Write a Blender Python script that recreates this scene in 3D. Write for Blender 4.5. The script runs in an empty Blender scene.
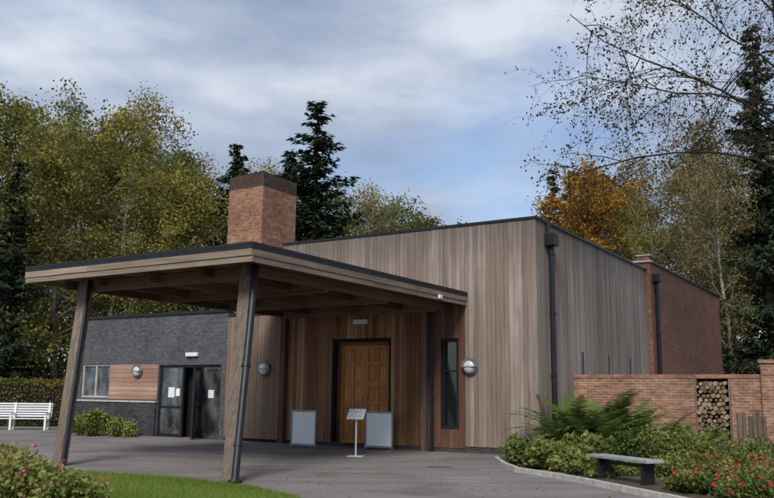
import bpy, math, numpy as np, random
from mathutils import Matrix, Vector
rng=np.random.default_rng(7); random.seed(7)
scene=bpy.context.scene
TH=0.5617; CX,CY=4.011,22.087
COL=scene.collection

# ---------------------------------------------------------------- materials
def newmat(name):
    m=bpy.data.materials.new(name); m.use_nodes=True
    nt=m.node_tree
    for n in list(nt.nodes): nt.nodes.remove(n)
    out=nt.nodes.new('ShaderNodeOutputMaterial')
    return m,nt,out
def N(nt,t,**k):
    n=nt.nodes.new(t)
    for a,b in k.items(): setattr(n,a,b)
    return n
def ramp(nt,fac,stops,interp='LINEAR'):
    r=N(nt,'ShaderNodeValToRGB'); r.color_ramp.interpolation=interp
    e=r.color_ramp.elements
    while len(e)<len(stops): e.new(0.5)
    for i,(p,c) in enumerate(stops):
        e[i].position=p; e[i].color=(*c,1)
    nt.links.new(fac,r.inputs[0]); return r.outputs[0]
def mix(nt,a,b,fac,mode='MIX'):
    m=N(nt,'ShaderNodeMix',data_type='RGBA',blend_type=mode)
    for s,v in ((m.inputs[6],a),(m.inputs[7],b),(m.inputs[0],fac)):
        if isinstance(v,(int,float)): s.default_value=v
        elif isinstance(v,tuple): s.default_value=(*v,1)
        else: nt.links.new(v,s)
    return m.outputs[2]
def noise(nt,vec,scale,detail=4,rough=.6):
    n=N(nt,'ShaderNodeTexNoise'); n.inputs['Scale'].default_value=scale
    n.inputs['Detail'].default_value=detail; n.inputs['Roughness'].default_value=rough
    if vec is not None: nt.links.new(vec,n.inputs['Vector'])
    return n.outputs[0]
def objco(nt,scale=(1,1,1)):
    t=N(nt,'ShaderNodeTexCoord'); m=N(nt,'ShaderNodeMapping')
    m.inputs['Scale'].default_value=scale
    nt.links.new(t.outputs['Object'],m.inputs['Vector']); return m.outputs[0]
def princ(nt,out,col,rough=.8,bump=None,bstr=.3,bdist=.01,metal=0,spec=.3):
    p=N(nt,'ShaderNodeBsdfPrincipled')
    if isinstance(col,tuple): p.inputs['Base Color'].default_value=(*col,1)
    else: nt.links.new(col,p.inputs['Base Color'])
    if isinstance(rough,(int,float)): p.inputs['Roughness'].default_value=rough
    else: nt.links.new(rough,p.inputs['Roughness'])
    p.inputs['Metallic'].default_value=metal
    p.inputs['Specular IOR Level'].default_value=spec
    if bump is not None:
        b=N(nt,'ShaderNodeBump'); b.inputs['Strength'].default_value=bstr; b.inputs['Distance'].default_value=bdist
        nt.links.new(bump,b.inputs['Height']); nt.links.new(b.outputs[0],p.inputs['Normal'])
    nt.links.new(p.outputs[0],out.inputs[0]); return p
def wood(name,c1,c2,c3,axis='z',streak=.5,rough=.8,stain=0.0,sc_=(.18,.115,.08),weather=None):
    m,nt,out=newmat(name)
    sc={'z':(14,14,.7),'x':(.7,14,14),'y':(14,.7,14)}[axis]
    v=objco(nt,sc)
    geo=N(nt,'ShaderNodeNewGeometry')
    base=ramp(nt,geo.outputs['Random Per Island'],[(0,c1),(.5,c2),(1,c3)])
    n1=noise(nt,v,1.2,6,.7)
    g=ramp(nt,n1,[(.3,(.45,.42,.4)),(.7,(1.25,1.22,1.2))])
    col=mix(nt,base,g,streak,'MULTIPLY')
    big=noise(nt,objco(nt,(.45,.45,.25)),1.0,3,.6)
    gb=ramp(nt,big,[(.3,(.70,.66,.63)),(.7,(1.15,1.15,1.16))])
    col=mix(nt,col,gb,.85,'MULTIPLY')
    if stain>0:
        s=noise(nt,objco(nt,(2.2,2.2,.16)),1.0,4,.6)
        sm=ramp(nt,s,[(.42,(0,0,0)),(.62,(1,1,1))])
        mm=N(nt,'ShaderNodeMath',operation='MULTIPLY'); nt.links.new(sm,mm.inputs[0]); mm.inputs[1].default_value=stain
        col=mix(nt,col,sc_,mm.outputs[0])
    if weather:
        # run-off staining below the coping
        t=N(nt,'ShaderNodeTexCoord'); sp=N(nt,'ShaderNodeSeparateXYZ'); nt.links.new(t.outputs['Object'],sp.inputs[0])
        nn=noise(nt,objco(nt,(5,5,.6)),1.0,4,.6)
        md=N(nt,'ShaderNodeMath',operation='MULTIPLY_ADD'); nt.links.new(nn,md.inputs[0]); md.inputs[1].default_value=1.6; nt.links.new(sp.outputs[2],md.inputs[2])
        mr=N(nt,'ShaderNodeMapRange'); nt.links.new(md.outputs[0],mr.inputs[0]); mr.inputs[1].default_value=weather; mr.inputs[2].default_value=weather+1.1; mr.inputs[3].default_value=0; mr.inputs[4].default_value=.6
        col=mix(nt,col,(.11,.095,.085),mr.outputs[0])
    princ(nt,out,col,rough,n1,.35,.006,spec=.2)
    return m
def plain(name,c,rough=.6,metal=0,var=.25,sc=6,spec=.3):
    m,nt,out=newmat(name)
    n=noise(nt,objco(nt),sc,4)
    g=ramp(nt,n,[(.3,tuple(x*(1-var) for x in c)),(.7,tuple(min(1,x*(1+var)) for x in c))])
    princ(nt,out,g,rough,n,.1,.004,metal,spec); return m
def brick(name,c1,c2,mort,bw=.225,rh=.075,ms=.011,big=.75):
    m,nt,out=newmat(name)
    t=N(nt,'ShaderNodeTexCoord'); s=N(nt,'ShaderNodeSeparateXYZ'); nt.links.new(t.outputs['Object'],s.inputs[0])
    a=N(nt,'ShaderNodeMath',operation='ADD'); nt.links.new(s.outputs[0],a.inputs[0]); nt.links.new(s.outputs[1],a.inputs[1])
    c=N(nt,'ShaderNodeCombineXYZ'); nt.links.new(a.outputs[0],c.inputs[0]); nt.links.new(s.outputs[2],c.inputs[1])
    b=N(nt,'ShaderNodeTexBrick'); nt.links.new(c.outputs[0],b.inputs['Vector'])
    b.inputs['Scale'].default_value=1; b.inputs['Brick Width'].default_value=bw; b.inputs['Row Height'].default_value=rh
    b.inputs['Mortar Size'].default_value=ms; b.inputs['Mortar Smooth'].default_value=.2
    b.inputs['Color1'].default_value=(*c1,1); b.inputs['Color2'].default_value=(*c2,1); b.inputs['Mortar'].default_value=(*mort,1)
    col=b.outputs[0]
    n=noise(nt,objco(nt),.9,5,.65)
    col=mix(nt,col,ramp(nt,n,[(.3,(.5,.46,.44)),(.7,(1.25,1.2,1.18))]),big,'MULTIPLY')
    n2=noise(nt,objco(nt,(5,5,11)),1,3,.6)
    col=mix(nt,col,ramp(nt,n2,[(.3,(.5,.48,.5)),(.7,(1.4,1.38,1.35))]),.75,'MULTIPLY')
    princ(nt,out,col,.9,b.outputs[1],-.5,.008,spec=.15); return m
def leafmat(name,stops,trans=.35):
    m,nt,out=newmat(name)
    a=N(nt,'ShaderNodeAttribute',attribute_name='tint')
    col=ramp(nt,a.outputs['Fac'],stops)
    d=N(nt,'ShaderNodeBsdfDiffuse')
    tr=N(nt,'ShaderNodeBsdfTranslucent'); mx=N(nt,'ShaderNodeMixShader'); mx.inputs[0].default_value=trans
    nt.links.new(col,d.inputs['Color']); nt.links.new(col,tr.inputs[0])
    nt.links.new(d.outputs[0],mx.inputs[1]); nt.links.new(tr.outputs[0],mx.inputs[2]); nt.links.new(mx.outputs[0],out.inputs[0])
    return m

M={}
M['clad']=wood('weathered_cladding',(.235,.192,.165),(.31,.262,.228),(.385,.338,.298),stain=.5,streak=.75,sc_=(.20,.138,.102),weather=6.1)
M['clad_side']=wood('weathered_cladding_side',(.235,.205,.18),(.305,.27,.24),(.37,.33,.30),stain=.45,streak=.7,sc_=(.19,.14,.105),weather=6.1)
M['warm']=wood('porch_cladding',(.17,.085,.045),(.28,.155,.085),(.42,.26,.155),streak=.7)
M['redwood']=wood('dark_red_cladding',(.12,.06,.042),(.155,.08,.058),(.19,.10,.073),streak=.6)
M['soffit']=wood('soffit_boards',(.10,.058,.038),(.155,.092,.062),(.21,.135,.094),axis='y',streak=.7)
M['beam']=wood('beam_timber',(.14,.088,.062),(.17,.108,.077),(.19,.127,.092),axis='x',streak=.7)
M['fascia']=wood('fascia_boards',(.26,.205,.16),(.30,.245,.195),(.35,.285,.235),axis='x',streak=.8)
M['post']=wood('post_timber',(.15,.118,.095),(.20,.162,.132),(.26,.215,.18),axis='z',streak=1.0)
M['strip']=wood('strip_cladding',(.32,.195,.14),(.41,.27,.205),(.47,.33,.255),axis='x',streak=.5)
M['door']=wood('door_oak',(.44,.175,.055),(.50,.21,.065),(.56,.25,.08),streak=.6,rough=.45)
M['dark']=plain('dark_metal',(.022,.024,.028),.45,.3)
M['roof']=plain('roof_felt',(.05,.05,.055),.9)
M['brick']=brick('red_brick',(.27,.105,.065),(.19,.08,.055),(.25,.2,.16),big=.5)
M['brickgw']=brick('garden_brick',(.37,.19,.125),(.25,.12,.08),(.34,.28,.22),big=.6)
M['chim']=brick('chimney_brick',(.42,.20,.115),(.24,.12,.08),(.27,.21,.16),big=.7)
M['chimtop']=brick('sooty_brick',(.10,.062,.05),(.065,.045,.04),(.08,.07,.06),big=.6)
M['grey']=brick('grey_painted_brick',(.13,.132,.142),(.10,.102,.112),(.07,.07,.078),big=.5)
M['plinth']=brick('dark_plinth_brick',(.08,.082,.092),(.06,.062,.072),(.045,.045,.05))
M['white']=plain('white_paint',(.74,.74,.74),.5,var=.05)
M['board']=plain('board_face',(.80,.81,.81),.4,var=.05)
M['steel']=plain('galvanised_steel',(.25,.26,.28),.4,.6)
M['lampgrey']=plain('lamp_grey',(.16,.17,.19),.4,.3)
M['opal']=plain('opal_glass',(.5,.51,.53),.25,var=.05,spec=.6)
M['conc']=plain('concrete',(.42,.40,.365),.9,var=.3,sc=8)
M['benchst']=plain('bench_slab',(.27,.27,.265),.8,var=.3,sc=8)
M['bark']=plain('bark',(.10,.08,.06),.95,var=.5,sc=5)
M['birchbark']=plain('birch_bark',(.34,.31,.27),.9,var=.6,sc=3)
M['twig']=plain('twig',(.04,.03,.025),.9)
m,nt,out=newmat('window_glass'); princ(nt,out,(.01,.012,.014),.05,spec=.8); M['glass']=m
m,nt,out=newmat('door_glass'); n=noise(nt,objco(nt,(1.2,1.2,.8)),1.5,3); princ(nt,out,ramp(nt,n,[(.4,(.02,.022,.024)),(.65,(.13,.14,.14))]),.08,spec=1.0); M['dglass']=m
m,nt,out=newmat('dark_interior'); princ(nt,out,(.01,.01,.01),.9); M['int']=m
m,nt,out=newmat('log_ends')
geo=N(nt,'ShaderNodeNewGeometry'); c=ramp(nt,geo.outputs['Random Per Island'],[(0,(.12,.08,.05)),(.5,(.25,.17,.11)),(1,(.40,.30,.2))])
c=mix(nt,c,ramp(nt,noise(nt,objco(nt),30,3),[(.3,(.6,.6,.6)),(.7,(1.2,1.2,1.2))]),1.,'MULTIPLY'); princ(nt,out,c,.9); M['log']=m
m,nt,out=newmat('printed_sign'); v=objco(nt,(14,1,46)); n=noise(nt,v,1.0,1)
princ(nt,out,ramp(nt,n,[(.55,(.75,.75,.74)),(.6,(.25,.25,.27))]),.5); M['sign']=m

m,nt,out=newmat('asphalt')
n1=noise(nt,objco(nt),.18,5,.6); n2=noise(nt,objco(nt),60,4,.75); n3=noise(nt,objco(nt,(.6,2.2,1)),.9,5,.6); n4=noise(nt,objco(nt),.55,2,.5)
c=ramp(nt,n1,[(.3,(.19,.168,.158)),(.7,(.265,.238,.225))])
c=mix(nt,c,ramp(nt,n2,[(.3,(.5,.5,.5)),(.7,(1.4,1.4,1.4))]),.9,'MULTIPLY')
c=mix(nt,c,ramp(nt,n3,[(.35,(.68,.66,.65)),(.7,(1.12,1.12,1.12))]),.8,'MULTIPLY')
c=mix(nt,c,ramp(nt,n4,[(.56,(1,1,1)),(.66,(.70,.69,.68))]),.8,'MULTIPLY')
princ(nt,out,c,.85,n2,.6,.012,spec=.25); M['asphalt']=m
m,nt,out=newmat('woodland_floor')
n1=noise(nt,objco(nt),.3,6,.7); princ(nt,out,ramp(nt,n1,[(.3,(.03,.028,.015)),(.55,(.05,.06,.022)),(.75,(.09,.065,.03))]),.95,n1,.5,.1); M['floor']=m
m,nt,out=newmat('lawn_grass')
n1=noise(nt,objco(nt),1.2,6,.7); princ(nt,out,ramp(nt,n1,[(.3,(.08,.13,.02)),(.7,(.15,.20,.04))]),.95,n1,.5,.03); M['lawn']=m
m,nt,out=newmat('soil')
n1=noise(nt,objco(nt),4,6,.7); princ(nt,out,ramp(nt,n1,[(.3,(.03,.022,.015)),(.7,(.12,.09,.06))]),.95,n1,.8,.05); M['soil']=m

G=lambda *s:[(i/(len(s)-1),c) for i,c in enumerate(s)]
M['lf_yg']=leafmat('leaves_yellow_green',G((.075,.09,.03),(.155,.16,.045),(.27,.245,.06),(.40,.32,.08)))
M['lf_g']=leafmat('leaves_green',G((.045,.06,.028),(.095,.115,.04),(.17,.18,.055),(.28,.25,.075)))
M['lf_or']=leafmat('leaves_orange',G((.11,.09,.025),(.28,.15,.028),(.45,.22,.035),(.55,.32,.05)))
M['lf_br']=leafmat('leaves_olive_brown',G((.09,.085,.035),(.17,.145,.055),(.26,.21,.08),(.36,.29,.11)))
M['lf_bi']=leafmat('leaves_birch',G((.05,.042,.02),(.09,.075,.03),(.16,.13,.045),(.25,.2,.07)))
M['needle']=leafmat('spruce_needles',G((.014,.024,.018),(.028,.045,.03),(.05,.07,.042),(.08,.10,.055)),trans=.12)
M['fern']=leafmat('fern_green',G((.07,.11,.03),(.125,.175,.045),(.20,.25,.07)),trans=.35)
M['shrub']=leafmat('shrub_leaves',G((.04,.06,.022),(.09,.125,.035),(.17,.20,.055),(.28,.29,.09)),trans=.3)
M['hedge']=leafmat('hedge_leaves',G((.045,.065,.02),(.10,.13,.03),(.19,.17,.04),(.34,.17,.05)))
M['pink']=leafmat('pink_flowers',G((.55,.08,.14),(.7,.25,.3)))
M['redf']=leafmat('red_flowers',G((.55,.03,.06),(.65,.1,.14)))
M['grass']=leafmat('grass_blades',G((.10,.15,.025),(.16,.23,.04),(.24,.30,.065)))
M['fallen']=leafmat('fallen_leaf',G((.12,.06,.02),(.25,.14,.04),(.35,.24,.07)))

# ---------------------------------------------------------------- mesh helpers
class MB:
    def __init__(s): s.v=[];s.f=[];s.mi=[];s.mats=[]
    def mat(s,m):
        if m not in s.mats: s.mats.append(m)
        return s.mats.index(m)
    def box(s,x0,x1,y0,y1,z0,z1,m):
        i=len(s.v); s.v+=[(x0,y0,z0),(x1,y0,z0),(x1,y1,z0),(x0,y1,z0),(x0,y0,z1),(x1,y0,z1),(x1,y1,z1),(x0,y1,z1)]
        k=s.mat(m)
        for f in ((0,3,2,1),(4,5,6,7),(0,1,5,4),(1,2,6,5),(2,3,7,6),(3,0,4,7)):
            s.f.append([i+a for a in f]); s.mi.append(k)
    def prism(s,p0,p1,w0,w1,m,d0=None,d1=None,up=(0,1,0)):
        p0=Vector(p0);p1=Vector(p1);ax=(p1-p0).normalized()
        a=ax.cross(Vector(up)).normalized(); b=a.cross(ax)
        d0=d0 or w0; d1=d1 or w1
        i=len(s.v)
        for p,w,d in ((p0,w0,d0),(p1,w1,d1)):
            for sx,sy in ((-1,-1),(1,-1),(1,1),(-1,1)): s.v.append(tuple(p+a*w*sx+b*d*sy))
        k=s.mat(m)
        for f in ((0,3,2,1),(4,5,6,7),(0,1,5,4),(1,2,6,5),(2,3,7,6),(3,0,4,7)):
            s.f.append([i+a_ for a_ in f]); s.mi.append(k)
    def cyl(s,p0,p1,r0,r1,m,n=12,cap=True,mcap=None):
        p0=Vector(p0);p1=Vector(p1);ax=(p1-p0).normalized()
        a=ax.orthogonal().normalized(); b=ax.cross(a); i=len(s.v); k=s.mat(m)
        for p,r in ((p0,r0),(p1,r1)):
            for j in range(n):
                t=2*math.pi*j/n; s.v.append(tuple(p+a*r*math.cos(t)+b*r*math.sin(t)))
        for j in range(n):
            s.f.append([i+j,i+(j+1)%n,i+n+(j+1)%n,i+n+j]); s.mi.append(k)
        if cap:
            kc=s.mat(mcap or m)
            s.f.append([i+j for j in range(n)][::-1]); s.mi.append(kc)
            s.f.append([i+n+j for j in range(n)]); s.mi.append(kc)
    def obj(s,name,parent=None,bevel=0):
        me=bpy.data.meshes.new(name); me.from_pydata(s.v,[],s.f); 
        for m in s.mats: me.materials.append(m)
        me.polygons.foreach_set('material_index',s.mi); me.update()
        o=bpy.data.objects.new(name,me); COL.objects.link(o)
        if parent: o.parent=parent
        if bevel:
            b=o.modifiers.new('b','BEVEL'); b.width=bevel; b.segments=2; b.limit_method='ANGLE'
        return o
def empty(name,loc=(0,0,0),rot=0):
    e=bpy.data.objects.new(name,None); COL.objects.link(e); e.location=loc; e.rotation_euler=(0,0,rot); e.empty_display_size=.3; return e
def numesh(name,V,F,mats,tint=None,mi=None,smooth=False):
    me=bpy.data.meshes.new(name)
    Fs=F if isinstance(F,list) else [F]
    Fs=[f for f in Fs if len(f)]
    lv=np.concatenate([f.ravel() for f in Fs]); lt=np.concatenate([np.full(len(f),f.shape[1]) for f in Fs]); ls=np.concatenate([[0],np.cumsum(lt)[:-1]])
    me.vertices.add(len(V)); me.vertices.foreach_set('co',np.asarray(V,np.float32).ravel())
    me.loops.add(len(lv)); me.loops.foreach_set('vertex_index',lv.astype(np.int32))
    me.polygons.add(len(lt)); me.polygons.foreach_set('loop_start',ls.astype(np.int32)); me.polygons.foreach_set('loop_total',lt.astype(np.int32))
    for m in mats: me.materials.append(m)
    if mi is not None: me.polygons.foreach_set('material_index',np.asarray(mi,np.int32))
    me.update(calc_edges=True)
    if tint is not None:
        a=me.attributes.new('tint','FLOAT','FACE'); a.data.foreach_set('value',np.asarray(tint,np.float32))
    if smooth: me.polygons.foreach_set('use_smooth',np.ones(len(lt),bool))
    return me
def addobj(name,me,parent=None,loc=None,rot=None,scale=None):
    o=bpy.data.objects.new(name,me); COL.objects.link(o)
    if parent: o.parent=parent
    if loc is not None: o.location=loc
    if rot is not None: o.rotation_euler=(0,0,rot)
    if scale is not None: o.scale=scale if not isinstance(scale,(int,float)) else (scale,)*3
    return o
def unit(a): return a/np.maximum(np.linalg.norm(a,axis=-1,keepdims=True),1e-9)
def leaves(C,size,asp=.6,A=None,updir=None):
    n=len(C); 
    if A is None: A=unit(rng.normal(size=(n,3)))
    R=rng.normal(size=(n,3))
    if updir is not None: R=R*.5+np.cross(A,np.array([0,0,1.]))*1.0
    B=unit(R-(R*A).sum(1,keepdims=True)*A)
    s=(size*np.ones(n))[:,None]
    A2=A*s*.5; B2=B*s*.5*asp
    V=np.stack([C-A2,C+B2-A2*.1,C+A2,C-B2-A2*.1],1).reshape(-1,3)
    F=np.arange(4*n).reshape(-1,4)
    return V,F

# ---------------------------------------------------------------- trees
def grow_tree(seed,H,spread,trunk_r,n1=18,n2=6,n3=5,leaf_n=34,leaf_s=.2,clump=.45,droop=0.,base=.22,leafprob=1.,lean=0,rag=.35,seg3=3,l3=.5,thin=1.):
    r=np.random.default_rng(seed)
    br=[];lc=[];lt=[]
    def line(p,d,L,r0,nseg,trop,jit):
        P=[p];dd=d.copy()
        for i in range(nseg):
            dd=unit(dd+r.normal(size=3)*jit+np.array([0,0,trop]))
            P.append(P[-1]+dd*L/nseg)
        P=np.array(P); R=np.linspace(r0,r0*.3,nseg+1); br.append((P,R)); return P
    tr=line(np.zeros(3),np.array([lean,0,1.]),H*.93,trunk_r,9,.12,.07)
    def at(P,t):
        x=t*(len(P)-1);i=min(int(x),len(P)-2);f=x-i
        return P[i]*(1-f)+P[i+1]*f, unit(P[i+1]-P[i])
    for i in range(n1):
        t=base+(1-base)*((i+r.random()*.8)/n1)**.9
        p,d=at(tr,min(t,.99))
        prof=math.sin(math.pi*min(1,max(0,(t-base*.6)/(1.12-base*.6)))**.8)**.7
        L=spread*prof*(1+r.uniform(-rag,rag))+.6
        az=i*2.4+r.uniform(-.5,.5); el=math.radians(15+55*t**1.5+r.uniform(-10,10))
        d1=np.array([math.cos(az)*math.cos(el),math.sin(az)*math.cos(el),math.sin(el)])
        P1=line(p,d1,L,trunk_r*.42*(1-t*.6)*thin,6,.05-droop*.5,.16)
        c1=r.uniform(-.22,.22)
        for j in range(n2):
            t2=.22+.78*(j+r.random())/n2; p2,dd=at(P1,min(t2,.99))
            d2=unit(dd*.7+r.normal(size=3)*.75+np.array([0,0,.1]))
            L2=L*.48*(1.15-t2*.6)*r.uniform(.6,1.2)+.3
            P2=line(p2,d2,L2,trunk_r*.13*thin,4,.03-droop,.2)
            c2=c1+r.uniform(-.18,.18)
            for k in range(n3):
                t3=.2+.8*(k+r.random())/n3; p3,dd3=at(P2,min(t3,.99))
                d3=unit(dd3*.6+r.normal(size=3)*.8)
                L3=L2*l3*r.uniform(.6,1.2)+.25
                P3=line(p3,d3,L3,trunk_r*.045*thin,seg3,-droop*1.6,.25)
                if r.random()<leafprob:
                    n=int(leaf_n*r.uniform(.4,1.3))
                    tt=r.random(n)**.7*seg3
                    ii=np.minimum(tt.astype(int),seg3-1);ff=(tt-ii)[:,None]
                    c=P3[ii]*(1-ff)+P3[ii+1]*ff+r.normal(size=(n,3))*clump*np.array([1,1,.7])
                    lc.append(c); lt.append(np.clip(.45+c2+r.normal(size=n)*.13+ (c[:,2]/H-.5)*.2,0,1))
    VV=[];FF=[];o=0
    for P,R in br:
        ns=7 if R[0]>.08 else (4 if R[0]>.03 else 3)
        D=unit(np.gradient(P,axis=0)); ref=np.array([.31,.77,.2]); A=unit(np.cross(D,ref)); B=np.cross(D,A)
        an=np.arange(ns)*2*math.pi/ns
        ring=P[:,None]+R[:,None,None]*(A[:,None]*np.cos(an)[None,:,None]+B[:,None]*np.sin(an)[None,:,None])
        VV.append(ring.reshape(-1,3)); m=len(P)
        for a in range(m-1):
            j=np.arange(ns); FF.append(np.stack([o+a*ns+j,o+a*ns+(j+1)%ns,o+(a+1)*ns+(j+1)%ns,o+(a+1)*ns+j],1))
        o+=m*ns
    wv=np.concatenate(VV); wf=np.concatenate(FF)
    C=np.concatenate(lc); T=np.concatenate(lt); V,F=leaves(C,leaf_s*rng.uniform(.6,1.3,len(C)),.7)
    return wv,wf,V,F,T
def spruce_data(seed,H,R,base=.06,dens=1.0,needle=.42):
    r=np.random.default_rng(seed); Cs=[];As=[];Ts=[]
    z=H*base
    segs=[]
    while z<H*.985:
        t=z/H; nb=int(8 if t<.8 else 6); L0=R*(1-t)**.8*(.75+.25*math.sin(z*3))+.25
        for b in range(nb):
            az=r.uniform(0,6.283); L=L0*r.uniform(.6,1.25); 
            n=int(max(10,L*32*dens)); s=r.random(n)**.75
            dr=.1+ .25*(1-t)
            w=.30*L*(1-s*.75)
            side=r.uniform(-1,1,n)*w
            x=s*L-np.abs(side)*.25; zz=z+.12*L*s-dr*L*s**2+.22*L*s**4-np.abs(side)*.25-r.random(n)*.22
            ca,sa=math.cos(az),math.sin(az)
            Cs.append(np.stack([x*ca-side*sa,x*sa+side*ca,zz],1))
            dx=np.ones(n)*.8; dy=np.sign(side)*.6; dz=-.35+r.normal(size=n)*.25
            As.append(unit(np.stack([dx*ca-dy*sa,dx*sa+dy*ca,dz],1)+r.normal(size=(n,3))*.2))
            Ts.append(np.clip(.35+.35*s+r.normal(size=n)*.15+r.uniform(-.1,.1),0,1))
            segs.append(((0,0,z),(.9*L*ca,.9*L*sa,z+.12*L-dr*L*.8),.035*(1-t)+.01))
        z+=H*.02*r.uniform(.8,1.2)
    C=np.concatenate(Cs);A=np.concatenate(As);T=np.concatenate(Ts)
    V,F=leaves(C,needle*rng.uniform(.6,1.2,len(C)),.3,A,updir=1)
    mb=MB(); mb.cyl((0,0,0),(0,0,H*.98),.018*H,.01,M['bark'],8)
    for a,b,w in segs: mb.cyl(a,b,w,.006,M['bark'],3,cap=False)
    me=bpy.data.meshes.new('spruce_wood'); me.from_pydata(mb.v,[],mb.f); me.materials.append(M['bark']); me.update()
    return me,numesh('spruce_needles',V,F,[M['needle']],tint=T)

broad=[grow_tree(seed=s,H=h,spread=sp,trunk_r=.28,n1=20,n2=6,n3=5,leaf_n=32,leaf_s=.23,clump=.36) for s,h,sp in ((11,18,5.0),(12,17,5.4),(13,19,4.2))]
sparse=[grow_tree(seed=s,H=h,spread=sp,trunk_r=.17,n1=22,n2=6,n3=5,leaf_n=16,leaf_s=.17,clump=.32,droop=.05,base=.3) for s,h,sp in ((21,17,3.4),(22,18,3.0))]
TM={}
for i,d in enumerate(broad):
    TM[('bw',i)]=numesh('broad_wood',d[0],d[1],[M['bark']],smooth=True)
    for c in ('yg','g','or','br'): TM[('b',i,c)]=numesh('broad_leaves_'+c,d[2],d[3],[M['lf_'+c]],tint=d[4])
for i,d in enumerate(sparse):
    TM[('sw',i)]=numesh('slender_wood',d[0],d[1],[M['birchbark']],smooth=True)
    for c in ('yg','br','or','g'): TM[('s',i,c)]=numesh('slender_leaves_'+c,d[2],d[3],[M['lf_'+c]],tint=d[4])
SP=[spruce_data(31,18,4.0),spruce_data(32,18,3.6)]
wood_bg=empty('background_woodland')
def place(kind,i,c,x,y,h,rot=0,wide=1.,name=None,bg=False,z=0):
    base=(18,17,19)[i] if kind=='b' else ((17,18)[i] if kind=='s' else 18)
    s=h/base
    e=empty(name or 'woodland_tree',(x,y,z),rot); e.scale=(s*wide,s*wide,s)
    if bg: e.parent=wood_bg
    if kind=='p': a,b=SP[i]
    else: a,b=TM[(kind+'w',i)],TM[(kind,i,c)]
    addobj('trunk_and_limbs',a,e); addobj('crown',b,e)
def PX(px,Y): return (px-387)/830.27*Y*.985
R=random.random
T=[
('b',0,'yg',22,52,18.8,1),('s',1,'g',85,50,19,1),('b',2,'yg',142,47,16.2,1),
('b',0,'g',180,53,16.5,1),('b',2,'g',-22,46,19,1),('b',1,'yg',60,42,13,1),
('s',0,'br',120,58,22,1),('p',0,'',228,50,17.2,1.1),('p',1,'',312,48,19.2,1.35),('p',0,'',285,56,18.6,1.3),
('b',1,'g',335,56,13.5,1),('s',0,'yg',368,54,14.5,1),('b',2,'yg',200,44,13,1),('s',1,'yg',105,43,14,1),
('b',1,'g',405,60,13.4,1),('b',0,'g',440,60,13.8,1),
('p',1,'',560,58,17.8,1),('p',0,'',580,62,19,1),
('b',1,'or',588,56,14.5,.9),('b',2,'or',628,58,17,.95),
('s',1,'br',672,56,18,1),('s',0,'yg',700,54,16.5,1),('s',1,'br',725,52,18,1),('s',0,'br',748,48,17,1),
('s',1,'yg',655,54,13.5,1),('s',0,'g',742,46,12,1),('s',1,'br',730,45,14,1),
('p',1,'',778,45,23,.85),('p',0,'',2,40,13,1),
]
NM={'b':'broadleaf_tree','s':'slender_tree','p':'spruce_tree'}
for k,i,c,px,Y,h,wd in T: place(k,i,c,PX(px,Y),Y,h,R()*6.28,wd,'autumn_tree' if c=='or' else NM[k])
cols=['g','yg','br','g','yg']
for j in range(30):
    px=-110+j*35; Y=66+R()*18
    h=(16+R()*4.5) if (px<330 or px>610) else 11.5+R()*2
    k=random.choice(['b','b','s','p']) if px<350 or px>600 else 'b'
    place(k,int(R()*2),random.choice(cols),PX(px,Y),Y,h if k!='p' else h*.95,R()*6.28,1.15,bg=True)
def cloud_leaves(name,boxes,n,size,mat,parent=None,tb=.4,loc=(0,0,0)):
    Cs=[];Ts=[]; tot=sum(b[3]*b[4]*b[5] for b in boxes)
    for (x,y,z,rx,ry,rz) in boxes:
        m=max(3,int(n*rx*ry*rz/tot))
        d=unit(rng.normal(size=(m,3)))*(rng.random((m,1))**.35)*(1+.17*rng.normal(size=(m,1)))
        c=d*np.array([rx,ry,rz])+np.array([x,y,z]); t0=rng.uniform(-.18,.18)
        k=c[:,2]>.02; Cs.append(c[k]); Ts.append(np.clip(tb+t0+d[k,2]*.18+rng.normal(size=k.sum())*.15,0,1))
    C=np.concatenate(Cs);Tt=np.concatenate(Ts)
    V,F=leaves(C,size*rng.uniform(.6,1.3,len(C)),.65); V[:,2]=np.maximum(V[:,2],.016)
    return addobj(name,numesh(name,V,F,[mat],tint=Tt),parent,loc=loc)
und=[]
for j in range(80):
    Y=52+R()*8; px=-120+j*13; und.append((PX(px,Y),Y,1.2+R()*1.2,2.2+R()*1.5,1.5,1.6+R()*1.6))
cloud_leaves('understory_leaves',und,36000,.32,M['lf_g'],wood_bg,.35)
und=[]
for j in range(20):
    Y=44+R()*5; px=715+j*8; und.append((PX(px,Y),Y,1.2+R(),1.4+R(),1.5,1.4+R()*1.4))
for j in range(16):
    Y=41+R()*4; px=-60+j*10; und.append((PX(px,Y),Y,1.2+R(),1.8+R(),1.5,1.6+R()*1.2))
cloud_leaves('understory_leaves_near',und,22000,.22,M['lf_g'],wood_bg,.35)

# overhanging birch (upper right)
wv,wf,V,F,Tt=grow_tree(seed=8,H=20,spread=7.2,trunk_r=.24,n1=30,n2=11,n3=9,leaf_n=17,leaf_s=.095,clump=.13,droop=.14,base=.40,leafprob=.95,rag=.35,seg3=4,l3=.6,thin=.6)
e=empty('birch_tree',(12.0,25,0),0.6)
addobj('trunk_and_limbs',numesh('birch_wood',wv,wf,[M['twig']],smooth=True),e); addobj('crown',numesh('birch_leaves',V,F,[M['lf_bi']],tint=Tt*.8),e)

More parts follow.
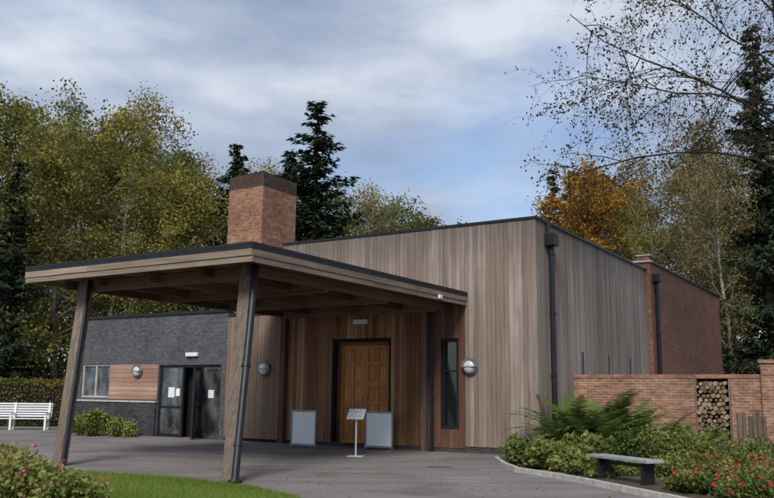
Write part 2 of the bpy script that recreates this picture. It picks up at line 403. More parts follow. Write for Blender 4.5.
# ---------------------------------------------------------------- ground
def sheet(name,pts,z,mat):
    me=bpy.data.meshes.new(name); me.from_pydata([(x,y,z) for x,y in pts],[],[list(range(len(pts)))]); me.materials.append(mat); me.update()
    if me.polygons[0].normal.z<0: me.flip_normals()
    o=bpy.data.objects.new(name,me); COL.objects.link(o); return o
sheet('ground',[(-400,-200),(400,-200),(400,600),(-400,600)],0,M['floor'])
sheet('forecourt_asphalt',[(-45,-12),(16,-12),(16,11),(14,30),(8,33),(-4,40),(-14,36.5),(-45,36.5)],.004,M['asphalt'])
lawn=[(-14,9),(-14,16.9),(-8,17.0),(-6.1,16.8),(-5,16.45),(-3.4,15.5),(-2.15,14.4),(-1.33,13.2),(-.8,12.0),(-.4,10.5),(-.2,9)]
sheet('lawn',lawn,.008,M['lawn'])
bed=[(3.2,22.5),(2.7,20.6),(2.65,19),(2.75,17.7),(3.3,16.6),(3.75,15.3),(4.1,14.1),(4.5,12.8),(5.2,11.3),(16,11.3),(16,26),(5.5,24.4),(4.0,22.1)]
sheet('planting_bed',bed,.012,M['soil'])
def inpoly(P,poly):
    x,y=P[:,0],P[:,1]; c=np.zeros(len(P),bool); n=len(poly)
    for i in range(n):
        x1,y1=poly[i];x2,y2=poly[(i+1)%n]
        k=((y1>y)!=(y2>y))&(x<(x2-x1)*(y-y1)/((y2-y1) or 1e-9)+x1); c^=k
    return c
P=np.stack([rng.uniform(-10,-.2,120000),rng.uniform(11,17.1,120000),np.full(120000,.01)],1); P=P[inpoly(P-np.c_[rng.normal(size=(120000,2))*.03,np.zeros(120000)],lawn)]
h=rng.uniform(.02,.07,len(P)); d=rng.normal(size=(len(P),2))*.02; w=rng.normal(size=(len(P),2)); w=w/np.linalg.norm(w,axis=1,keepdims=True)*.004
V=np.stack([P+np.c_[w,np.zeros(len(P))],P-np.c_[w,np.zeros(len(P))],P+np.c_[d,h]],1).reshape(-1,3)
patch=.5+.25*np.sin(P[:,0]*1.3+2*np.sin(P[:,1]*.9))+rng.normal(size=len(P))*.2
addobj('lawn_grass_blades',numesh('grass',V,np.arange(len(V)).reshape(-1,3),[M['grass']],tint=np.clip(patch,0,1)))
mb=MB(); kp=[Vector((x,y,0)) for x,y in bed[1:9]]
for a,b in zip(kp[:-1],kp[1:]):
    nseg=max(1,int((b-a).length/.6))
    for i in range(nseg):
        p=a.lerp(b,i/nseg);q=a.lerp(b,(i+1)/nseg-.012); mb.prism(p+Vector((0,0,.05)),q+Vector((0,0,.05)),.05,.05,M['conc'],.055,.055,up=(0,0,1))
mb.obj('kerb')
nf=1700
P=np.stack([rng.uniform(-14,6,nf),rng.uniform(13,30,nf),np.full(nf,.014)],1)
A=unit(np.c_[rng.normal(size=(nf,2)),rng.normal(size=nf)*.1]); Bv=np.cross(A,[0,0,1.]); s=rng.uniform(.012,.04,nf)[:,None]
V=np.stack([P-A*s,P+Bv*s*.6,P+A*s+[0,0,.01],P-Bv*s*.6],1).reshape(-1,3); V[:,2]=np.maximum(V[:,2],.013)
addobj('fallen_leaves',numesh('fallen',V,np.arange(len(V)).reshape(-1,4),[M['fallen']],tint=rng.random(nf)))
# manhole cover and drain channel in the forecourt
mb=MB(); mb.cyl((1.2,18.6,.0045),(1.2,18.6,.012),.30,.30,M['steel'],24)
mb.obj('manhole_cover')

# ---------------------------------------------------------------- building
B=empty('chapel_building',(CX,CY,0),-TH)
H=6.3
def boards_x(mb,x0,x1,y,z0,z1,m,w=.135,t=.025):
    n=max(1,round((x1-x0)/w)); w=(x1-x0)/n
    for i in range(n):
        a=x0+i*w+.004;b=x0+(i+1)*w-.004
        dy=rng.uniform(0,.008)
        mb.box(a,b,y-t-dy,y,z0,z1,m)
def boards_y(mb,y0,y1,x,z0,z1,m,w=.135,t=.025):
    n=max(1,round((y1-y0)/w)); w=(y1-y0)/n
    for i in range(n):
        a=y0+i*w+.004;b=y0+(i+1)*w-.004; dy=rng.uniform(0,.008)
        mb.box(x,x+t+dy,a,b,z0,z1,m)
D0,D1=-6.58,-4.63
W0,W1=-2.84,-2.38
core=MB(); k=M['int']
core.box(-8.7,-.002,.4,10.98,0,H-.05,k)
for a,b,z0,z1 in ((-8.7,D0,0,H-.05),(D0,D1,3.1,H-.05),(D1,W0,0,H-.05),(W0,W1,0,.65),(W0,W1,3.08,H-.05),(W1,-.002,0,H-.05)):
    core.box(a,b,0,.399,z0,z1,k)
core.obj('wall_core',B)
mb=MB()
PZ=4.15
boards_x(mb,-8.7,-2.13,0,PZ,H,M['clad'])
boards_x(mb,-2.13,.025,0,.18,H,M['clad'])
mb.obj('front_cladding',B)
mb=MB()
boards_x(mb,-8.7,D0-.08,0,.12,PZ-.005,M['warm'])
boards_x(mb,D0-.08,D1+.08,0,3.2,PZ-.005,M['warm'])
boards_x(mb,D1+.08,-3.3,0,.12,PZ-.005,M['warm'])
boards_x(mb,-3.3,W0-.05,0,.12,PZ-.005,M['redwood'])
boards_x(mb,W0-.05,W1+.05,0,.12,.62,M['redwood']); boards_x(mb,W0-.05,W1+.05,0,3.12,PZ-.005,M['redwood'])
boards_x(mb,W1+.05,-2.135,0,.12,PZ-.005,M['redwood'])
mb.obj('porch_cladding',B)
mb=MB()
for a,b in ((0.0,3.35),(3.65,5.88),(6.15,8.28),(8.55,10.98)): boards_y(mb,a,b,0,.18,H,M['clad_side'])
for a,b in ((3.35,3.65),(5.88,6.15),(8.28,8.55)):
    boards_y(mb,a,b,0,.18,1.95,M['clad_side']); boards_y(mb,a,b,0,2.85,H,M['clad_side'])
    mb.box(.001,.006,a,b,1.95,2.85,M['glass'])
    for q in (a,b-.035): mb.box(.001,.018,q+.002,q+.033,1.95,2.85,M['dark'])
mb.obj('side_cladding',B)
mb=MB()
mb.box(-8.75,.07,-.06,.2,H,H+.07,M['dark']); mb.box(-.13,.07,.2,10.98,H,H+.07,M['dark']); mb.box(-8.7,-.13,.2,10.95,H-.05,H+.02,M['roof'])
mb.box(-8.7,.012,-.012,0.0,0,.12,M['plinth']); mb.box(0,.012,0,10.98,0,.17,M['plinth'])
mb.box(-2.13,.012,-.016,-.0125,0,.17,M['plinth'])
mb.obj('roof_coping',B)
mb=MB()
mb.box(D0,D0+.09,.16,.30,0,3.1,M['redwood']); mb.box(D1-.09,D1,.16,.30,0,3.1,M['redwood']); mb.box(D0+.09,D1-.09,.16,.30,3.0,3.1,M['redwood'])
mid=(D0+D1)/2
for a,b in ((D0+.092,mid-.006),(mid+.006,D1-.092)):
    mb.box(a,b,.255,.30,.02,2.995,M['door'])
    st=.10
    mb.box(a,a+st,.205,.254,.02,2.995,M['door']); mb.box(b-st,b,.205,.254,.02,2.995,M['door'])
    cm=(a+b)/2; 
    zs=[.02,.75,1.25,1.8,2.4,2.995-st]
    for i,z in enumerate(zs): mb.box(a+st+.001,b-st-.001,.207,.254,z,z+(.16 if i==0 else st),M['door'])
    for z0,z1 in zip(zs[:-1],zs[1:]):
        zz=z0+(.16 if z0==.02 else st); mb.box(cm-.04,cm+.04,.209,.254,zz+.001,z1-.001,M['door'])
        for pa,pb in ((a+st+.03,cm-.07),(cm+.07,b-st-.03)): mb.box(pa,pb,.235,.2549,zz+.03,z1-.03,M['door'])
for x in (mid-.07,mid+.07):
    mb.cyl((x,.17,1.0),(x,.17,1.45),.015,.015,M['steel'],8); mb.cyl((x,.17,1.05),(x,.21,1.05),.01,.01,M['steel'],6); mb.cyl((x,.17,1.4),(x,.21,1.4),.01,.01,M['steel'],6)
mb.box(D0+.01,D1-.01,.1,.4,.001,.02,M['steel'])
mb.obj('entrance_doors',B)
mb=MB(); mb.box(W0+.03,W1-.03,.12,.14,.68,3.05,M['glass'])
for a,b,c,d in ((W0,W0+.045,.65,3.08),(W1-.045,W1,.65,3.08),(W0+.045,W1-.045,.65,.70),(W0+.045,W1-.045,3.03,3.08),(W0+.045,W1-.045,2.2,2.24)): mb.box(a,b,.02,.119,c,d,M['dark'])
mb.obj('narrow_window',B)
mb=MB(); mb.box(-5.85,-5.35,-.12,-.035,3.62,3.76,M['white']); mb.obj('exit_sign',B,.01)
def pipe(mb,x,y,z0,z1,r=.06):
    mb.cyl((x,y,z0),(x,y,z1),r,r,M['dark'],12)
    for z in np.linspace(z0+.3,z1-.3,4): mb.cyl((x,y,z),(x,y,z+.06),r*1.25,r*1.25,M['dark'],12); 
mb=MB(); pipe(mb,.16,.75,.1,5.7,.075); mb.box(.04,.32,.56,.94,5.65,5.98,M['dark']); mb.box(.0,.1,.66,.84,5.98,6.3,M['dark']); mb.obj('downpipe_side',B)
mb=MB(); pipe(mb,.30,11.45,.1,5.9,.08); mb.box(.17,.47,11.25,11.65,5.9,6.2,M['dark']); mb.obj('downpipe_brick',B)
mb=MB(); pipe(mb,-3.12,-.12,.05,4.0,.05); mb.prism((-3.35,-.13,0),(-3.35,-.13,4.06),.07,.07,M['post'],.09,.09); mb.prism((-8.45,-.15,0),(-8.45,-.15,4.06),.10,.10,M['redwood'],.09,.09); mb.obj('wall_posts',B)
mb=MB(); mb.box(-9,.18,10.99,24.4,0,6.62,M['brick']); mb.obj('brick_block',B)
mb=MB(); mb.box(-9.05,.24,10.93,11.25,6.62,6.70,M['conc']); mb.box(-.1,.24,11.25,24.45,6.62,6.70,M['dark']); mb.box(-.35,.1,11.3,11.75,6.70,6.92,M['brick']); mb.box(-.4,.15,11.25,11.8,6.92,6.97,M['conc']); mb.obj('brick_block_coping',B)
mb=MB(); g=M['grey']; GH=4.22
E0,E1=-14.18,-11.24
mb.box(-18.9,-11.0,.5,10,0,GH,g)
mb.box(-18.9,-18.33,0,.499,0,GH,g); mb.box(-18.33,-16.78,0,.499,2.52,GH,g); mb.box(-18.33,-16.78,0,.499,0,1.30,g); mb.box(-16.78,E0,0,.499,0,GH,g)
mb.box(E0,E1,0,.499,2.46,GH,g); mb.box(E1,-11.0,0,.499,0,GH,g)
mb.obj('grey_wing',B)
mb=MB(); mb.box(-18.96,-10.98,-.05,.2,GH,GH+.1,M['dark']); mb.box(-18.96,-18.8,.2,10,GH,GH+.1,M['dark'])
mb.box(-18.92,E0-.02,-.10,-.002,0,1.16,M['plinth']); mb.box(-18.94,E0-.01,-.13,-.002,1.16,1.22,M['conc'])
n=8
for i in range(n):
    z0=1.26+i*(1.24/n); mb.box(-16.72,E0-.03,-.03-rng.uniform(0,.005),-.002,z0,z0+1.24/n-.008,M['strip'])
mb.obj('wing_trim',B)
mb=MB(); mb.box(-18.3,-16.8,.1,.12,1.32,2.5,M['dglass'])
for a,b,c,d in ((-18.33,-18.27,1.3,2.52),(-16.84,-16.78,1.3,2.52),(-18.27,-16.84,1.3,1.36),(-18.27,-16.84,2.46,2.52),(-17.6,-17.54,1.36,2.46)): mb.box(a,b,.04,.099,c,d,M['conc'])
mb.obj('wing_window',B)
mb=MB(); 
mb.box(E0,E1,.45,.498,0.01,2.45,M['int'])
for a,b,c,d in ((E0,E0+.08,0,2.46),(E1-.08,E1,0,2.46),(E0+.08,E1-.08,2.38,2.46),(-13.1,-13.02,0,2.38),(E0+.08,-13.1,.0,.12),(E0+.08,-13.1,1.0,1.06),(-12.2,-12.12,0,2.38)): mb.box(a,b,.06,.14,c,d,M['dark'])
mb.box(E0+.08,-13.1,.09,.10,.12,1.0,M['dglass']); mb.box(E0+.08,-13.1,.09,.10,1.06,2.38,M['dglass']); mb.box(-12.12,E1-.08,.09,.10,.02,2.38,M['dglass'])
mb.box(-13.75,-13.45,.07,.088,1.35,1.7,M['white']); mb.box(-13.38,-13.2,.07,.088,1.4,1.66,M['board']); mb.box(-11.85,-11.6,.07,.088,1.35,1.62,M['board'])
mb.obj('glazed_entrance',B)
mb=MB()
L=.95
for a,b,c,d in ((0,.08,0,2.3),(L-.08,L,0,2.3),(.08,L-.08,0,.2),(.08,L-.08,2.2,2.3),(.08,L-.08,1.0,1.08)): mb.box(a,b,-.03,.03,c,d,M['dark'])
mb.box(.08,L-.08,-.006,.006,.2,2.2,M['dglass']); mb.box(.3,.5,-.012,-.0065,1.3,1.55,M['white']); mb.box(.3,.44,-.012,-.0065,.55,.8,M['white'])
dl=mb.obj('open_door_leaf',B); dl.location=(-12.15,.02,.03); dl.rotation_euler=(0,0,math.radians(-60))
mb=MB(); mb.box(-12.85,-12.3,-.1,-.002,2.75,2.88,M['white']); mb.obj('wing_sign',B,.01)
mb=MB(); mb.box(-10.99,-8.71,.0,9,0,4.0,M['int']); boards_x(mb,-10.99,-8.71,0,.1,4.05,wood('link_cladding',(.19,.135,.10),(.25,.185,.145),(.31,.245,.195),stain=.4)); mb.box(-11.0,-8.7,-.05,.1,4.05,4.13,M['dark']); mb.obj('link_wall',B)
mb=MB(); mb.box(-14.05,-12.3,3.0,5.05,4.0,9.42,M['chim']); mb.box(-14.053,-12.297,2.997,5.053,9.42,9.95,M['chimtop']); mb.box(-13.9,-12.45,3.15,4.9,9.95,10.05,M['dark']); mb.obj('chimney',B)
# canopy
cx0,cx1,cy0,cy1=-8.97,-2.07,-9.05,-.03; ct=4.40
mb=MB(); mb.box(cx0,cx1,cy0,cy1,4.14,4.34,M['roof'])
mb.box(cx0-.03,cx1+.03,cy0-.03,cy0+.15,4.34,ct,M['dark']); mb.box(cx0-.03,cx0+.15,cy0+.15,cy1,4.34,ct,M['dark']); mb.box(cx1-.15,cx1+.03,cy0+.15,cy1,4.34,ct,M['dark'])
mb.box(cx0-.025,cx1+.025,cy0-.028,cy0-.001,4.275,4.335,M['dark']); mb.box(cx1+.001,cx1+.028,cy0,cy1,4.275,4.335,M['dark'])
for z0,z1,o in ((4.14,4.27,.0),(4.02,4.132,-.02)):
    x=cx0-.02
    while x<cx1+.0:
        x2=min(x+rng.uniform(2.0,2.6),cx1+.02)
        if cx1-x2<.6: x2=cx1+.02
        mb.box(x,x2-.004,cy0-.024+abs(o),cy0+.03,z0,z1,M['fascia']); x=x2
mb.obj('canopy_roof',B)
mb=MB()
fy=wood('fascia_side',(.21,.165,.13),(.26,.205,.165),(.30,.245,.195),axis='y',streak=.8)
y=cy0+.031
while y<cy1-.01:
    y2=min(y+rng.uniform(2.0,2.6),cy1)
    if cy1-y2<.6: y2=cy1
    mb.box(cx1,cx1+.022,y,y2-.004,4.14,4.27,fy); mb.box(cx1-.03,cx1+.005,y,y2-.004,4.02,4.132,fy)
    mb.box(cx0-.022,cx0,y,y2-.004,4.14,4.27,fy); mb.box(cx0-.005,cx0+.03,y,y2-.004,4.02,4.132,fy); y=y2
mb.obj('canopy_side_fascia',B)
mb=MB(); n=50; w=(cx1-cx0-.1)/n
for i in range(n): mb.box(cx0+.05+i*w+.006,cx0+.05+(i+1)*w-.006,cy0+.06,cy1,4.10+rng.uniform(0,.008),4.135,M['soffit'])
mb.obj('canopy_soffit',B)
mb=MB()
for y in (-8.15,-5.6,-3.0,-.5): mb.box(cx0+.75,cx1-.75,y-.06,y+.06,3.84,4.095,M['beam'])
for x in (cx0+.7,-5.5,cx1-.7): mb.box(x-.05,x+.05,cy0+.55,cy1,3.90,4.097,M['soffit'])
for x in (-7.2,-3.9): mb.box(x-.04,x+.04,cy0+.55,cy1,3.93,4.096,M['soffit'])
mb.obj('canopy_beams',B)
mb=MB()
mb.box(cx1+.03,cx1+.09,-1.75,-1.6,4.05,4.15,M['white']); mb.obj('canopy_sensor',B,.01)
mb=MB()
mb.prism((-2.10,-9.38,0),(-2.92,-8.2,4.09),.15,.15,M['post'],.05,.05,up=(0,1,0)); mb.prism((-2.14,-9.27,0.0),(-2.96,-8.1,4.09),.11,.11,M['post'],.04,.04)
mb.cyl((-1.90,-9.46,0),(-2.64,-8.27,4.09),.07,.07,M['dark'],12); mb.cyl((-1.90,-9.46,.0),(-1.905,-9.45,.04),.13,.13,M['dark'],12)
for t in (.15,.5,.85):
    p=Vector((-1.90,-9.46,0)).lerp(Vector((-2.64,-8.27,4.09)),t); q=Vector((-1.90,-9.46,0)).lerp(Vector((-2.64,-8.27,4.09)),t+.014); mb.cyl(p,q,.085,.085,M['dark'],12)
mb.obj('canopy_column_near',B)
mb=MB()
mb.prism((-7.1,-9.2,0),(-7.85,-8.25,4.09),.15,.17,M['post'],.05,.05); mb.prism((-7.12,-9.1,0),(-7.87,-8.15,4.09),.12,.14,M['post'],.04,.04)
mb.cyl((-6.92,-9.24,0),(-7.66,-8.3,4.09),.045,.045,M['dark'],12); mb.obj('canopy_column_far',B)

def wlamp(u,z):
    e=empty('wall_lamp',(CX-u*math.cos(TH),CY+u*math.sin(TH),z),-TH)
    mb=MB(); mb.cyl((0,-.03,0),(0,-.09,0),.23,.23,M['lampgrey'],24); mb.cyl((0,-.09,0),(0,-.13,0),.23,.19,M['lampgrey'],24); mb.obj('housing',e,.004)
    V=[];F=[];ns=20
    for i in range(6):
        a=i/5*math.pi/2
        for j in range(ns): t=2*math.pi*j/ns; V.append((.18*math.cos(a)*math.cos(t),-.13-.09*math.sin(a),.18*math.cos(a)*math.sin(t)))
    for i in range(5):
        for j in range(ns): F.append([i*ns+j,i*ns+(j+1)%ns,(i+1)*ns+(j+1)%ns,(i+1)*ns+j])
    addobj('diffuser',numesh('diff',np.array(V),np.array(F),[M['opal']],smooth=True),e)
    mb=MB()
    for j in range(10):
        t0=math.pi*j/10;t1=math.pi*(j+1)/10; mb.prism((.2*math.cos(t0),-.15,.2*math.sin(t0)),(.2*math.cos(t1),-.15,.2*math.sin(t1)),.05,.05,M['lampgrey'],.012,.012,up=(0,1,0))
    mb.box(-.2,.2,-.225,-.125,-.012,.012,M['lampgrey']); mb.obj('eyelid',e)
wlamp(1.95,2.32); wlamp(9.3,2.3); wlamp(15.2,2.25)

# ---------------------------------------------------------------- garden wall
Wl=empty('garden_wall',(CX,CY,0),-TH); y0,y1=2.67,2.95
mb=MB(); mb.box(.03,3.39,y0,y1,0,2.06,M['brickgw']); mb.box(4.27,5.05,y0,y1,0,2.06,M['brickgw']); mb.box(3.391,4.269,y1-.06,y1,0,2.06,M['brickgw']); mb.box(5.05,5.75,y0-.15,y1+.15,0,2.45,M['brickgw']); mb.box(5.751,11,y0,y1,0,2.06,M['brickgw']); mb.obj('wall_brickwork',Wl)
cap=brick('coping_brick',(.33,.15,.095),(.39,.19,.125),(.24,.19,.15),bw=.075,rh=.3)
mb=MB(); mb.box(.03,5.04,y0-.015,y1+.015,2.061,2.17,cap); mb.box(5.76,11,y0-.015,y1+.015,2.061,2.17,cap); mb.box(5.0,5.8,y0-.2,y1+.2,2.451,2.54,M['brickgw']); mb.obj('wall_coping',Wl,.01)
Lg=empty('log_stack',(CX,CY,0),-TH); mb=MB()
row=0; z=.1
while z<2.02:
    x=3.47+(.06 if row%2 else 0)
    while x<4.2:
        r=rng.uniform(.036,.070); jx=rng.uniform(-.014,.014); mb.cyl((x+jx,y0-.02-rng.uniform(0,.09),z+rng.uniform(-.018,.018)),(x,y1-.08,z),r,r,M['log'],9); x+=.125
    z+=.108; row+=1
mb.obj('logs',Lg)
mb=MB(); mb.box(3.392,3.43,y0-.05,y1-.07,0,2.05,M['post']); mb.box(4.23,4.268,y0-.05,y1-.07,0,2.05,M['post']); mb.box(3.43,4.23,y1-.08,y1-.062,0,2.05,M['int']); mb.obj('frame',Lg)
Pb=empty('log_edging_posts',(CX,CY,0),-TH); mb=MB()
for i in range(6): xx=4.6+i*.115; hh=1.2+rng.uniform(-.12,.1); mb.cyl((xx,y0-.9+rng.uniform(-.04,.04),0),(xx+rng.uniform(-.02,.02),y0-.9,hh),.055,.05,M['post'],9)
mb.obj('posts',Pb)

# ---------------------------------------------------------------- furniture
def noticeboard(x,y,rot):
    e=empty('notice_board',(x,y,0),rot); mb=MB()
    mb.box(-.40,.40,-.012,.012,.12,1.02,M['board']); 
    for s in (-1,1):
        mb.box(s*.43-.02,s*.43+.02,-.02,.02,0.031,1.08,M['steel']); mb.box(s*.43-.025,s*.43+.025,-.2,.2,0.005,.03,M['steel'])
    mb.box(-.409,.409,-.018,.018,1.03,1.07,M['steel']); mb.box(-.409,.409,-.018,.018,.07,.11,M['steel']); mb.obj('panel_and_frame',e,.003)
noticeboard(-2.35,24.5,-.55); noticeboard(-.17,23.9,-.5)
e=empty('lectern_sign',(-.73,21.5,0),-.25); mb=MB()
mb.box(-.2,.2,-.16,.16,0.005,.02,M['white']); mb.cyl((0,0,.02),(0,0,1.02),.02,.02,M['white'],10)
mb.prism((0,-.14,.93),(0,.14,1.17),.22,.22,M['white'],.012,.012,up=(0,-.66,.75)); mb.obj('stand',e)
mb=MB(); mb.prism((0,-.125,.958),(0,.115,1.164),.19,.19,M['sign'],.002,.002,up=(0,-.66,.75)); o=mb.obj('printed_sheet',e); 
e=empty('garden_bench',(-14.6,33.2,0),.12); mb=MB(); w=M['white']
for x in (-1.3,0,1.3):
    mb.box(x-.04,x+.04,-.25,-.17,0,.62,w); mb.prism((x,.2,0),(x,.36,1.05),.04,.04,w,.04,.04); mb.box(x-.035,x+.035,-.17,.2,.36,.42,w)
    mb.box(x-.04,x+.04,-.28,.26,.62,.66,w)
for i in range(5): y=-.24+i*.1; mb.box(-1.4,1.4,y,y+.075,.425,.45,w)
for i in range(6): z=.5+i*.095; y=.2+.16*z; mb.box(-1.4,1.4,y+.02,y+.045,z,z+.06,w)
mb.obj('slats_and_frame',e)
e=empty('bench',(4.5,16.0,0),math.atan2(-1.4,.6)); mb=MB()
mb.box(-.85,.85,-.2,.2,.40,.46,M['benchst'])
for s in (-.62,.62): mb.box(s-.03,s+.03,-.14,.14,.0,.39,M['dark'])
mb.box(-.59,.59,-.02,.02,.30,.36,M['dark']); mb.obj('slab_and_legs',e,.01)

# ---------------------------------------------------------------- plants
def fern(x,y,hgt,nfr=26,seed=0):
    r=np.random.default_rng(seed); Vs=[];Ts=[]
    for f in range(nfr):
        az=r.uniform(0,6.283); L=hgt*r.uniform(.9,1.35); el=math.radians(r.uniform(52,86)); n=34
        s=np.linspace(.12,1,n); ang=el-(s**1.6)*math.radians(r.uniform(55,95))
        ds=L/n; rad=np.cumsum(np.cos(ang))*ds; zz=np.cumsum(np.sin(ang))*ds+.02
        ca,sa=math.cos(az),math.sin(az); P=np.stack([rad*ca,rad*sa,zz],1); side=np.array([-sa,ca,0]); T=unit(np.gradient(P,axis=0)); t0=r.uniform(-.3,.25)
        wl=.165*L*np.sin(np.pi*np.clip(s,0,1)**.75)**.8+.008
        for sg in (-1,1):
            d=unit(side*sg+T*.35-np.array([0,0,.15])+r.normal(size=(n,3))*.08)
            hw=(ds*.45)
            tip=P+d*wl[:,None]; a=P+T*hw; b=P-T*hw; m1=P+d*(wl*.6)[:,None]+T*hw*.8
            Vs.append(np.stack([b,tip*.55+b*.45+d*.002,tip,m1],1)); Vs.append(np.stack([b,m1,a,P+T*hw*1.01],1))
            tt=np.clip(.55+t0+r.normal(size=n)*.1,0,1); Ts+= [tt,tt]
    V=np.concatenate(Vs).reshape(-1,3); F=np.arange(len(V)).reshape(-1,4)
    addobj('fern_plant',numesh('fern',V,F,[M['fern']],tint=np.concatenate(Ts)),loc=(x,y,0))
fern(4.75,21.3,1.7,38,1); fern(5.6,21.5,1.85,38,2); fern(5.2,20.6,1.35,30,3); fern(6.2,21.7,1.5,30,9)
fern(6.8,20.9,1.25,28,4); fern(7.5,20.5,1.15,26,5); fern(7.1,19.5,1.0,22,6); fern(4.3,20.6,1.0,22,7); fern(6.2,19.9,1.0,24,8)
def shrub(name,x,y,rx,ry,h,n,size,mat='shrub',tb=.4,fl=None,flmat=None,nb=12):
    e=empty(name,(x,y,0)); bx=[]
    for i in range(nb):
        a=R()*6.28;q=R()**.5*.85; bx.append((q*rx*math.cos(a),q*ry*math.sin(a),h*(.2+R()*.5),rx*(.2+R()*.22),ry*(.2+R()*.22),h*(.25+R()*.35)))
    cloud_leaves('foliage',bx,n,size,M[mat],e,tb)
    mb=MB()
    for i in range(14): a=R()*6.28;q=R()*.7; mb.cyl((0.3*q*rx*math.cos(a),.3*q*ry*math.sin(a),0),(q*rx*math.cos(a),q*ry*math.sin(a),h*.7),.012,.004,M['bark'],4)
    mb.obj('stems',e)
    if fl:
        b=[bx[int(R()*nb)] for _ in range(fl)]; C=[]
        for (a,c,d,u,v,w) in b:
            dd=unit(rng.normal(size=3)); dd[2]=abs(dd[2])+.2; ctr=np.array([a,c,d])+dd*np.array([u,v,w])*1.12
            C.append(ctr+rng.normal(size=(7,3))*.02)
        C=np.concatenate(C); V,F=leaves(C,.045*rng.uniform(.7,1.3,len(C)),.9); addobj('flowers',numesh('fl',V,F,[M[flmat]],tint=rng.random(len(C))),e)
shrub('ivy_shrub',3.3,19.6,.75,.9,.6,4200,.12,tb=.5)
shrub('ivy_shrub',3.7,18.1,.8,.8,.55,4200,.12,tb=.65)
shrub('ivy_shrub',4.4,18.9,.8,.8,.7,4000,.12,tb=.4)
shrub('ivy_shrub',4.2,17.1,.6,.5,.32,2200,.09,tb=.5)
shrub('shrub',5.4,18.3,.8,.8,.75,4200,.085,tb=.35)
shrub('shrub',6.4,18.6,.8,.8,.8,4200,.085,tb=.65)
shrub('shrub',7.6,18.2,.9,.8,.7,4200,.085,tb=.4)
shrub('shrub',5.7,16.9,.6,.6,.4,2600,.07,tb=.75)
shrub('shrub',6.7,16.9,.8,.7,.5,3200,.07,'hedge',tb=.4)
shrub('shrub',7.8,16.6,.9,.8,.55,3200,.07,tb=.5)
shrub('shrub',8.9,19.5,.9,.8,.6,3200,.08,tb=.35)
shrub('shrub',5.0,17.4,.5,.4,.3,1500,.06,tb=.6)
shrub('flowering_shrub',5.25,14.3,.55,.6,.45,3600,.065,tb=.55,fl=22,flmat='redf')
shrub('flowering_shrub',6.2,14.1,.7,.6,.55,4000,.065,tb=.65,fl=24,flmat='redf')
shrub('flowering_shrub',5.8,13.2,.7,.6,.42,3600,.065,tb=.5,fl=16,flmat='redf')
shrub('flowering_shrub',6.7,15.3,.7,.6,.45,3200,.065,tb=.6,fl=12,flmat='redf')
shrub('flowering_shrub',-5.2,11.8,.9,.8,.66,7500,.085,tb=.8,fl=34,flmat='pink',nb=18)
shrub('flowering_shrub',-6.3,12.6,1.0,.8,.74,7000,.085,tb=.75,fl=34,flmat='pink',nb=18)
shrub('flowering_shrub',-4.35,11.6,.7,.6,.5,4600,.08,tb=.8,fl=18,flmat='pink',nb=14)
shrub('shrub',-10.2,29.7,.9,.6,.9,4500,.12,tb=.6); shrub('shrub',-9.0,29.2,.6,.5,.6,2500,.1,tb=.7)
e=empty('hedge',(-19,36.3,0),.08); mb=MB(); mb.box(-7,5.2,-.45,.45,0.01,1.75,M['int']); mb.obj('dark_core',e)  # solid near-black core box standing in for shade inside the hedge
n=26000; C=np.stack([rng.uniform(-7.1,5.4,n),rng.uniform(-.62,.6,n),rng.uniform(0,2.02,n)],1); kk=(np.abs(C[:,1])>.4)|(C[:,2]>1.7)|(C[:,0]>5); C=C[kk]; C+=rng.normal(size=C.shape)*.05
V,F=leaves(C,.11*rng.uniform(.6,1.3,len(C)),.7); tn=np.clip(.5+.35*np.sin(C[:,0]*1.7)*np.sin(C[:,2]*2+C[:,0])+rng.normal(size=len(C))*.18,0,1)
addobj('leaves',numesh('hedge',V,F,[M['hedge']],tint=tn),e)

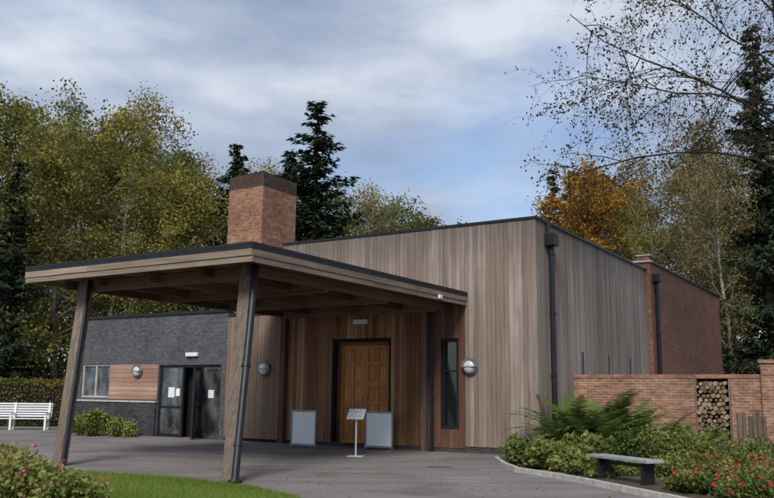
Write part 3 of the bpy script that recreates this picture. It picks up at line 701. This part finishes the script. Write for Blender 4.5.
# ---------------------------------------------------------------- sky / light
SUNAZ=math.atan2(-.22,-1.0); EL=math.radians(44)
w=bpy.data.worlds.new('World'); scene.world=w; w.use_nodes=True; nt=w.node_tree
for n_ in list(nt.nodes): nt.nodes.remove(n_)
out=N(nt,'ShaderNodeOutputWorld'); bg=N(nt,'ShaderNodeBackground'); bg.inputs[1].default_value=.13
sky=N(nt,'ShaderNodeTexSky'); sky.sky_type='NISHITA'; sky.sun_disc=False; sky.sun_elevation=EL; sky.sun_rotation=SUNAZ
tc=N(nt,'ShaderNodeTexCoord'); mp=N(nt,'ShaderNodeMapping'); mp.inputs['Scale'].default_value=(1.0,1.0,2.8); mp.inputs['Location'].default_value=(.3,.1,.2); mp.inputs['Rotation'].default_value=(.0,.3,0)
nt.links.new(tc.outputs['Generated'],mp.inputs[0])
n1=noise(nt,mp.outputs[0],2.1,7,.52); n2=noise(nt,mp.outputs[0],3.6,6,.5)
cloudmask=ramp(nt,n1,[(.33,(.12,.12,.12)),(.52,(1,1,1))])
cloudcol=ramp(nt,n2,[(.33,(2.3,2.9,4.1)),(.5,(3.4,4.0,5.1)),(.66,(5.6,6.0,6.7))])
skyc=mix(nt,sky.outputs[0],(1.05,1.15,1.25),1.0,'MULTIPLY')
col=mix(nt,skyc,cloudcol,cloudmask)
nt.links.new(col,bg.inputs[0]); nt.links.new(bg.outputs[0],out.inputs[0])
sun=bpy.data.lights.new('sun','SUN'); sun.energy=3.3; sun.angle=math.radians(22); sun.color=(1,.96,.9)
so=bpy.data.objects.new('sun',sun); COL.objects.link(so)
d=Vector((math.sin(SUNAZ)*math.cos(EL),math.cos(SUNAZ)*math.cos(EL),math.sin(EL))); so.rotation_euler=d.to_track_quat('Z','Y').to_euler()
# ---------------------------------------------------------------- camera
cam=bpy.data.cameras.new('camera'); co=bpy.data.objects.new('camera',cam); COL.objects.link(co)
cam.sensor_width=36; cam.lens=830.27/774*36; cam.clip_end=2000
co.matrix_world=Matrix.Translation((0,0,1.6))@Matrix.Rotation(math.pi/2+.1712,4,'X')@Matrix.Rotation(.0112,4,'Z')
scene.camera=co
scene.view_settings.view_transform='Standard'; scene.view_settings.look='None'; scene.view_settings.exposure=0
